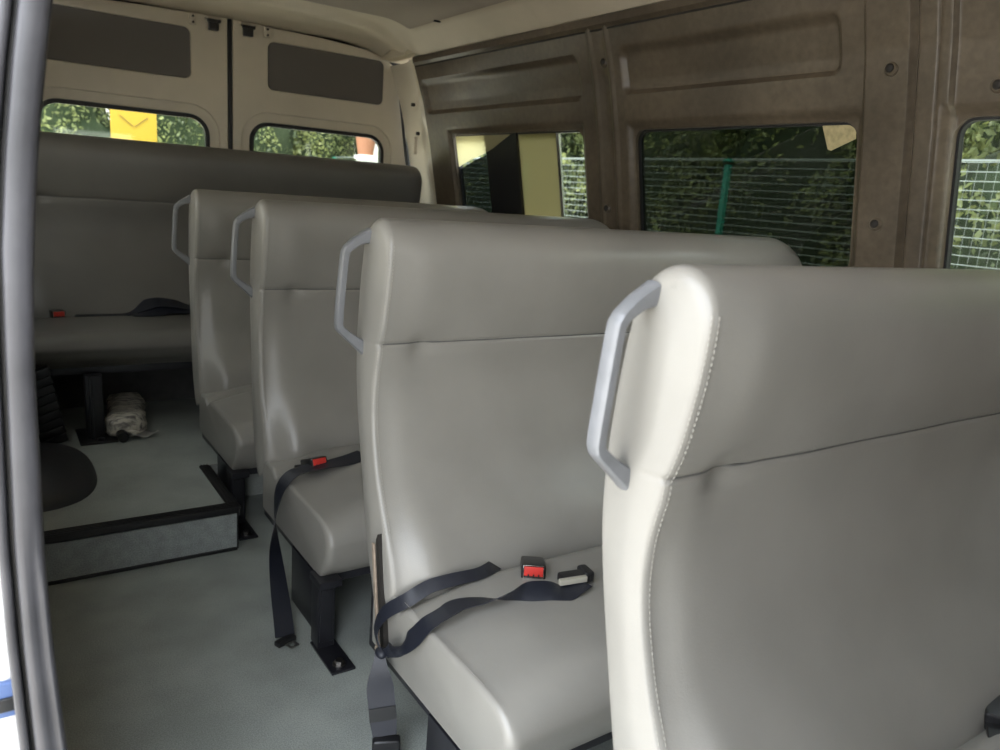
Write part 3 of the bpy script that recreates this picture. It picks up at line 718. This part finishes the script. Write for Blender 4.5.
# third bench
buckle((.752, 2.000, .388), (math.radians(-20), 0, math.radians(8)), 'black belt buckle with red button resting on the third bench cushion')
s3 = empty('seat_belt', (.62, 1.95, 0)); tag(s3, 'black belt strap draped over the third bench edge down to the aisle floor', 'seat belt')
def PD(o): o.matrix_parent_inverse = Matrix.Translation(-Vector((.62, 1.95, 0))); return o
PD(ribbon([((.90, 1.990, .400), (.3, 1, .2)), ((.84, 1.965, .398), (.3, 1, .2)), ((.77, 1.955, .397), (.1, 1, .05)), ((.71, 1.960, .391), (-.1, 1, 0)), ((.668, 1.962, .376), (-.2, 1, 0)), ((.640, 1.965, .335), (-.1, 1, 0)),
           ((.630, 1.968, .27), (.2, 1, 0)), ((.622, 1.945, .18), (.6, .6, 0)), ((.612, 1.880, .10), (.8, .3, 0)), ((.598, 1.800, .045), (.95, 0, 0)), ((.588, 1.752, .014), (1, 0, 0))], .050, 'strap', WEB, s3))
tongue(s3, (.586, 1.742, .010), math.radians(200)); 
for o_ in list(s3.children): PD(o_)
# first bench buckle, cut by the frame
buckle((1.372, .432, .392), (math.radians(-5), 0, math.radians(118)), 'chrome rimmed black belt buckle at the lower right image corner')
# rear bench
buckle((.235, 3.60, .568), (0, 0, math.radians(10)), 'belt buckle with dull red button on the left of the rear bench')
s4 = empty('seat_belt', (.65, 3.6, .55)); tag(s4, 'black belts bunched up in a heap on the rear bench cushion', 'seat belt')
def PE(o): o.matrix_parent_inverse = Matrix.Translation(-Vector((.65, 3.6, .55))); return o
PE(ribbon([((.30, 3.60, .562), (0, 1, .1)), ((.42, 3.605, .562), (0, 1, .1)), ((.50, 3.60, .566), (0, 1, .2)), ((.56, 3.59, .595), (0, 1, .6)), ((.62, 3.58, .612), (0, 1, .5)), ((.69, 3.58, .604), (.1, 1, .4)), ((.75, 3.59, .590), (0, 1, .3)), ((.84, 3.60, .566), (0, 1, 0))], .07, 'strap', WEB, s4))
PE(ribbon([((.52, 3.56, .564), (0, 1, .1)), ((.60, 3.54, .575), (.2, 1, .6)), ((.68, 3.56, .585), (-.2, 1, .8)), ((.78, 3.55, .566), (0, 1, .1))], .05, 'strap', WEB, s4))

# ================================================================== PACKAGE ON THE PLATFORM
pk = empty('newspaper_bundle', (.435, 3.33, PLAT)); tag(pk, 'crumpled newspaper bundle lying on the raised floor behind the bench post', 'paper bundle')
m = bpy.data.materials.new('newsprint'); m.use_nodes = True; n = m.node_tree; b_ = n.nodes['Principled BSDF']; b_.inputs['Roughness'].default_value = .7
t_ = n.nodes.new('ShaderNodeTexCoord'); mp = n.nodes.new('ShaderNodeMapping'); mp.inputs['Scale'].default_value = (18, 70, 30); mp.inputs['Rotation'].default_value = (0, 0, .2)
nz_ = n.nodes.new('ShaderNodeTexNoise'); nz_.inputs['Scale'].default_value = 1.4; nz_.inputs['Detail'].default_value = 6
rp = n.nodes.new('ShaderNodeValToRGB'); rp.color_ramp.elements[0].position = .36; rp.color_ramp.elements[0].color = (.16, .15, .14, 1); rp.color_ramp.elements[1].position = .56; rp.color_ramp.elements[1].color = (.66, .63, .54, 1)
n.links.new(t_.outputs['Object'], mp.inputs[0]); n.links.new(mp.outputs[0], nz_.inputs['Vector']); n.links.new(nz_.outputs['Fac'], rp.inputs[0]); n.links.new(rp.outputs[0], b_.inputs['Base Color'])
V = []; F = []; nu, nv = 26, 24
for i in range(nu+1):
    u = i/nu; y = -.20+.40*u; wv = .068+.008*math.sin(u*9)-.018*(u > .85)*(u-.85)/.15; hv = .042+.008*math.sin(u*7+1)+.010*G(u-.8, .2)
    e_ = (1-abs(2*u-1)**8)**.5 if 0 < i < nu else .25
    for k in range(nv):
        a = 2*math.pi*k/nv; ca, sa = math.cos(a), math.sin(a)
        cr_ = 1+.07*math.sin(5*a+u*17)+.05*math.sin(9*a-u*29)
        V.append((wv*e_*math.copysign(abs(ca)**.7, ca)*cr_+.012*math.sin(u*3), y, .045+hv*e_*math.copysign(abs(sa)**.7, sa)*(cr_ if sa > 0 else 1)))
for i in range(nu):
    for k in range(nv): F.append((i*nv+k, i*nv+(k+1) % nv, (i+1)*nv+(k+1) % nv, (i+1)*nv+k))
F.append(tuple(range(nv))[::-1]); F.append(tuple(len(V)-nv+k for k in range(nv)))
pb = pym('paper_roll', V, F, m, pk); pb.rotation_euler = (0, 0, math.radians(-8)); 
# loose page corners sticking out towards the camera
for (z, a, wx, cx) in ((.012, .12, .13, .035), (.030, -.1, .10, .05)):
    V = []; F = []
    for i in range(9):
        for j in range(7):
            u = i/8-.5; v = j/6; V.append((cx-.035+u*wx+.01*v, -.16-.07*v*(1-.5*abs(u)), z+.008*math.sin(u*9+v*4)+.006*v))
    for i in range(8):
        for j in range(6): q = i*7+j; F.append((q, q+1, q+8, q+7))
    o = pym('loose_page', V, F, m if z > .02 else mat('white_page', (.6, .6, .58), .6), pk); md = o.modifiers.new('s', 'SOLIDIFY'); md.thickness = .001
    o.rotation_euler = (0, 0, a)
o = MB().cyl((-.035, -.235, .022), (-.035, -.15, .024), .020, 20).build('roll_end', BPL, pk)

# ================================================================== OUTSIDE
GZ = -.62
gr = MB().box((3, 4, GZ-.05), (60, 60, .1)).build('ground', mat('pale_concrete', (.46, .44, .40), .9, var=.2, vscale=2, bump=.5, bscale=30), smooth=False); struct(gr)
def leafmat(name, c1, c2):
    m = bpy.data.materials.new(name); m.use_nodes = True; n = m.node_tree; b = n.nodes['Principled BSDF']; b.inputs['Roughness'].default_value = .5
    t = n.nodes.new('ShaderNodeTexCoord'); x = n.nodes.new('ShaderNodeTexNoise'); x.inputs['Scale'].default_value = 1.6; x.inputs['Detail'].default_value = 6
    r = n.nodes.new('ShaderNodeValToRGB'); r.color_ramp.elements[0].position = .38; r.color_ramp.elements[0].color = (*c1, 1); r.color_ramp.elements[1].position = .62; r.color_ramp.elements[1].color = (*c2, 1)
    n.links.new(t.outputs['Object'], x.inputs['Vector']); n.links.new(x.outputs['Fac'], r.inputs[0]); n.links.new(r.outputs[0], b.inputs['Base Color'])
    tr = n.nodes.new('ShaderNodeBsdfTranslucent'); n.links.new(r.outputs[0], tr.inputs[0]); mx = n.nodes.new('ShaderNodeMixShader'); mx.inputs[0].default_value = .35
    n.links.new(b.outputs[0], mx.inputs[1]); n.links.new(tr.outputs[0], mx.inputs[2]); n.links.new(mx.outputs[0], n.nodes['Material Output'].inputs[0]); return m
LEAF = leafmat('hedge_leaves', (.06, .085, .04), (.34, .38, .15))
LEAF2 = leafmat('tree_leaves', (.07, .10, .045), (.42, .43, .16))
BARK = mat('bark', (.10, .075, .05), .9, var=.4, vscale=12, bump=1, bscale=30)
def leaves(name, cen, size, N, ls, m, parent=None):
    c = np.array(cen); P = rng.normal(size=(N, 3)); P /= np.linalg.norm(P, axis=1)[:, None]; P = np.sign(P)*np.abs(P)**.7; rad = rng.uniform(.62, 1.0, (N, 1))**.6
    lump = 1+.16*np.sin(P[:, :1]*7+cen[0]*3)+.14*np.sin(P[:, 1:2]*9+cen[1]*5)+.1*np.sin(P[:, 2:3]*11)
    P = c+P*rad*lump*np.array(size)
    a = rng.normal(size=(N, 3)); a /= np.linalg.norm(a, axis=1)[:, None]; b = rng.normal(size=(N, 3)); b -= a*(a*b).sum(1)[:, None]; b /= np.linalg.norm(b, axis=1)[:, None]
    s = ls*rng.uniform(.6, 1.3, (N, 1)); Q = np.stack([P-a*s, P+b*s*.5, P+a*s, P-b*s*.5], 1).reshape(-1, 3)
    me = bpy.data.meshes.new(name); me.from_pydata(Q.tolist(), [], np.arange(4*N).reshape(N, 4).tolist()); me.update()
    return link(name, me, m, parent, False)
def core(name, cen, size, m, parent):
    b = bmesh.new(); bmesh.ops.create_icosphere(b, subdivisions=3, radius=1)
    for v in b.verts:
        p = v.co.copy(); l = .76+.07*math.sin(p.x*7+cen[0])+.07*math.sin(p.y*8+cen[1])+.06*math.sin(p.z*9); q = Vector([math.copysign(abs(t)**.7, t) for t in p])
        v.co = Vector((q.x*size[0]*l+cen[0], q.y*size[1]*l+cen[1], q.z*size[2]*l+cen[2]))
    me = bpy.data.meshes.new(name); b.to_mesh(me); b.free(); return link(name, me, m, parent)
def bush(x, y, h, wx, wy, N, label):
    t = empty('hedge_bush', (x, y, GZ)); tag(t, label, 'bush', 'bushes around the parking place')
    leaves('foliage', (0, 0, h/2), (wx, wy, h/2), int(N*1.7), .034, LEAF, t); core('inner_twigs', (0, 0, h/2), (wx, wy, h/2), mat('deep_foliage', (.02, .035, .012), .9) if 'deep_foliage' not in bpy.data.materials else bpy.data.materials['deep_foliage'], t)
def tree(x, y, h, r, N, label, lm=LEAF2):
    t = empty('tree', (x, y, GZ)); tag(t, label, 'tree', 'trees behind the bushes')
    P = catmull([(0, 0, -.05), (.08, .03, h*.3), (-.05, .1, h*.55), (.1, 0, h*.8)], 6); tube(P, lambda u: .13*(1-.7*u), 'trunk', BARK, t)
    for k in range(5):
        a = k*2.4; z = h*(.38+.08*k); tube(catmull([(0, 0, z), (r*.35*math.cos(a), r*.35*math.sin(a), z+r*.25), (r*.7*math.cos(a), r*.7*math.sin(a), z+r*.6)], 5), lambda u: .05*(1-.75*u), 'branch', BARK, t, 7)
    leaves('crown', (0, 0, h*.72), (r, r, h*.36), int(N*1.8), .08, lm, t)
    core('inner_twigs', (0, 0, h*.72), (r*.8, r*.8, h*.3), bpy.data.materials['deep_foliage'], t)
# fence along the right side
FX = 4.5; FT = 1.57
FG = mat('green_fence_paint', (.03, .26, .19), .4); FW = mat('galvanised_wire', (.32, .36, .34), .5, .2)
posts = [3.84+2.5*k for k in range(-2, 4)]
for k, y in enumerate(posts):
    p = empty('fence_post', (FX, y, GZ)); tag(p, ['green metal fence post nearest the front of the wire fence', 'green fence post just ahead of the clear front window', 'green metal fence post seen through the middle window', 'green fence post outside the rearmost side window', 'green fence post past the rear end of the van', 'last green post at the far end of the wire fence'][k], 'fence post')
    MB().box((0, 0, (FT-GZ)/2-.03), (.04, .04, FT-GZ-.06), .004).build('post', FG, p); MB().box((0, 0, FT-GZ-.03), (.056, .056, .02), .004).build('post_cap', FG, p)
for k in range(len(posts)-1):
    ya, yb = posts[k]+.026, posts[k+1]-.026; b = MB()
    for z in np.arange(GZ+.06, FT-.01, .05): b.box((FX, (ya+yb)/2, z), (.004, yb-ya, .005))
    for y in np.arange(ya+.02, yb, .05): b.box((FX, y, (GZ+FT)/2), (.0012, .0012, FT-GZ-.06))
    b.box((FX, (ya+yb)/2, FT-.02), (.010, yb-ya, .010))
    tag(b.build('wire_fence', FW, smooth=False), ['wire fence panel by the first post of the fence', 'wire fence panel outside the clear front window', 'wire fence panel starting behind the green post in the middle window', 'wire fence panel outside the rearmost side window', 'last wire fence panel far behind the van'][k], 'fence panel')
# foliage
k = 0
names = ['in front of the van nose', 'outside the clear front window', 'outside the right part of the middle window', 'behind the green fence post', 'outside the rearmost side window', 'past the rearmost side window', 'at the far fence corner', 'far beyond the fence corner']
for i, y in enumerate((-2.6, -.4, 1.7, 3.7, 5.7, 7.8, 9.8, 11.8)):
    bush(6.0+.3*math.sin(i*2), y, 3.3+.3*math.sin(i*3), 1.1, 1.35, 16000, 'leafy green hedge bush behind the wire fence, '+names[i])
for i, (x, y, h, r) in enumerate(((8.2, -1.2, 6.2, 1.9), (8.6, 2.4, 5.6, 1.9), (8.0, 5.9, 6.4, 2.1), (8.4, 9.6, 6.2, 2.2), (7.2, 13.0, 6.5, 2.4))):
    tree(x, y, h, r, 5200, 'broad green tree over the hedge, '+['ahead of the clear front window', 'right half of the middle window', 'left half of the middle window', 'outside the rearmost side window', 'beyond the far fence corner'][i])
for i, x in enumerate((-4.2, -1.8, .6, 2.9, 5.3)):
    bush(x, 12.2+.4*math.sin(i*2), 3.6+.4*math.sin(i*2.7), 1.5, 1.0, 11000, 'tall green bush behind the van, '+['leftmost of the row', 'second from the left', 'behind the yellow banner', 'seen through the right rear window', 'rightmost of the row'][i])
for i, (x, y, h, r) in enumerate(((-3, 15, 6.5, 2.6), (1.2, 15.5, 7, 2.8), (5, 16, 6.6, 2.8))):
    tree(x, y, h, r, 6000, 'large green tree far behind the van, '+['on the left', 'in the middle', 'on the right'][i])
# yellow banner behind the van
yb = empty('yellow_banner', (1.075, 7.0, GZ)); tag(yb, 'bright yellow upright banner seen through the left rear window', 'banner')
YEL = mat('yellow_vinyl', (.40, .265, .014), .5); OCH = mat('ochre_print', (.20, .13, .02), .6)
MB().box((0, 0, 1.28), (.34, .016, 2.10), .004).build('banner_face', YEL, yb)
v_ = MB()
for s in (-1, 1): v_.box((s*.055, -.0095, 2.155), (.125, .003, .008), 0, Matrix.Rotation(math.radians(-s*38), 3, 'Y'))
v_.build('chevron_print', OCH, yb, False)
tx = MB()
for i, wq in enumerate((.022, .014, .026, .018, .024, .016, .022)): tx.box((-.12+.037*i, -.0095, 1.975+.003*(i % 2)), (wq, .003, .022 if i % 2 else .028))
tx.build('faded_lettering', OCH, yb, False)
MB().box((0, 0, .10), (.36, .26, .20), .02).build('base', BPL, yb); MB().box((0, 0, 2.34), (.345, .024, .02), .004).build('top_rail', BPL, yb)
# terracotta flower pot on a white post, glimpsed through the right rear window
pp = empty('garden_pillar', (3.70, 8.4, GZ)); tag(pp, 'white garden pillar carrying an orange clay pot behind the van', 'pillar')
MB().box((0, 0, 1.04), (.16, .16, 2.08), .01).build('shaft', WHITE, pp); MB().box((0, 0, 2.10), (.20, .20, .05), .01).build('capital', WHITE, pp)
pt = MB().cyl((0, 0, 0), (0, 0, .22), .085, 24, .12).build('clay_pot', mat('terracotta', (.36, .16, .09), .7)); pt.location = (3.70, 8.4, GZ+2.126); tag(pt, 'orange clay pot on the white garden pillar', 'pot')
wp = empty('garden_post', (3.86, 8.5, GZ)); tag(wp, 'tall thin white post just right of the clay pot', 'post')
MB().box((0, 0, 1.3), (.06, .06, 2.6), .008).build('shaft', WHITE, wp); MB().box((0, 0, 2.61), (.08, .08, .02), .004).build('post_cap', WHITE, wp)
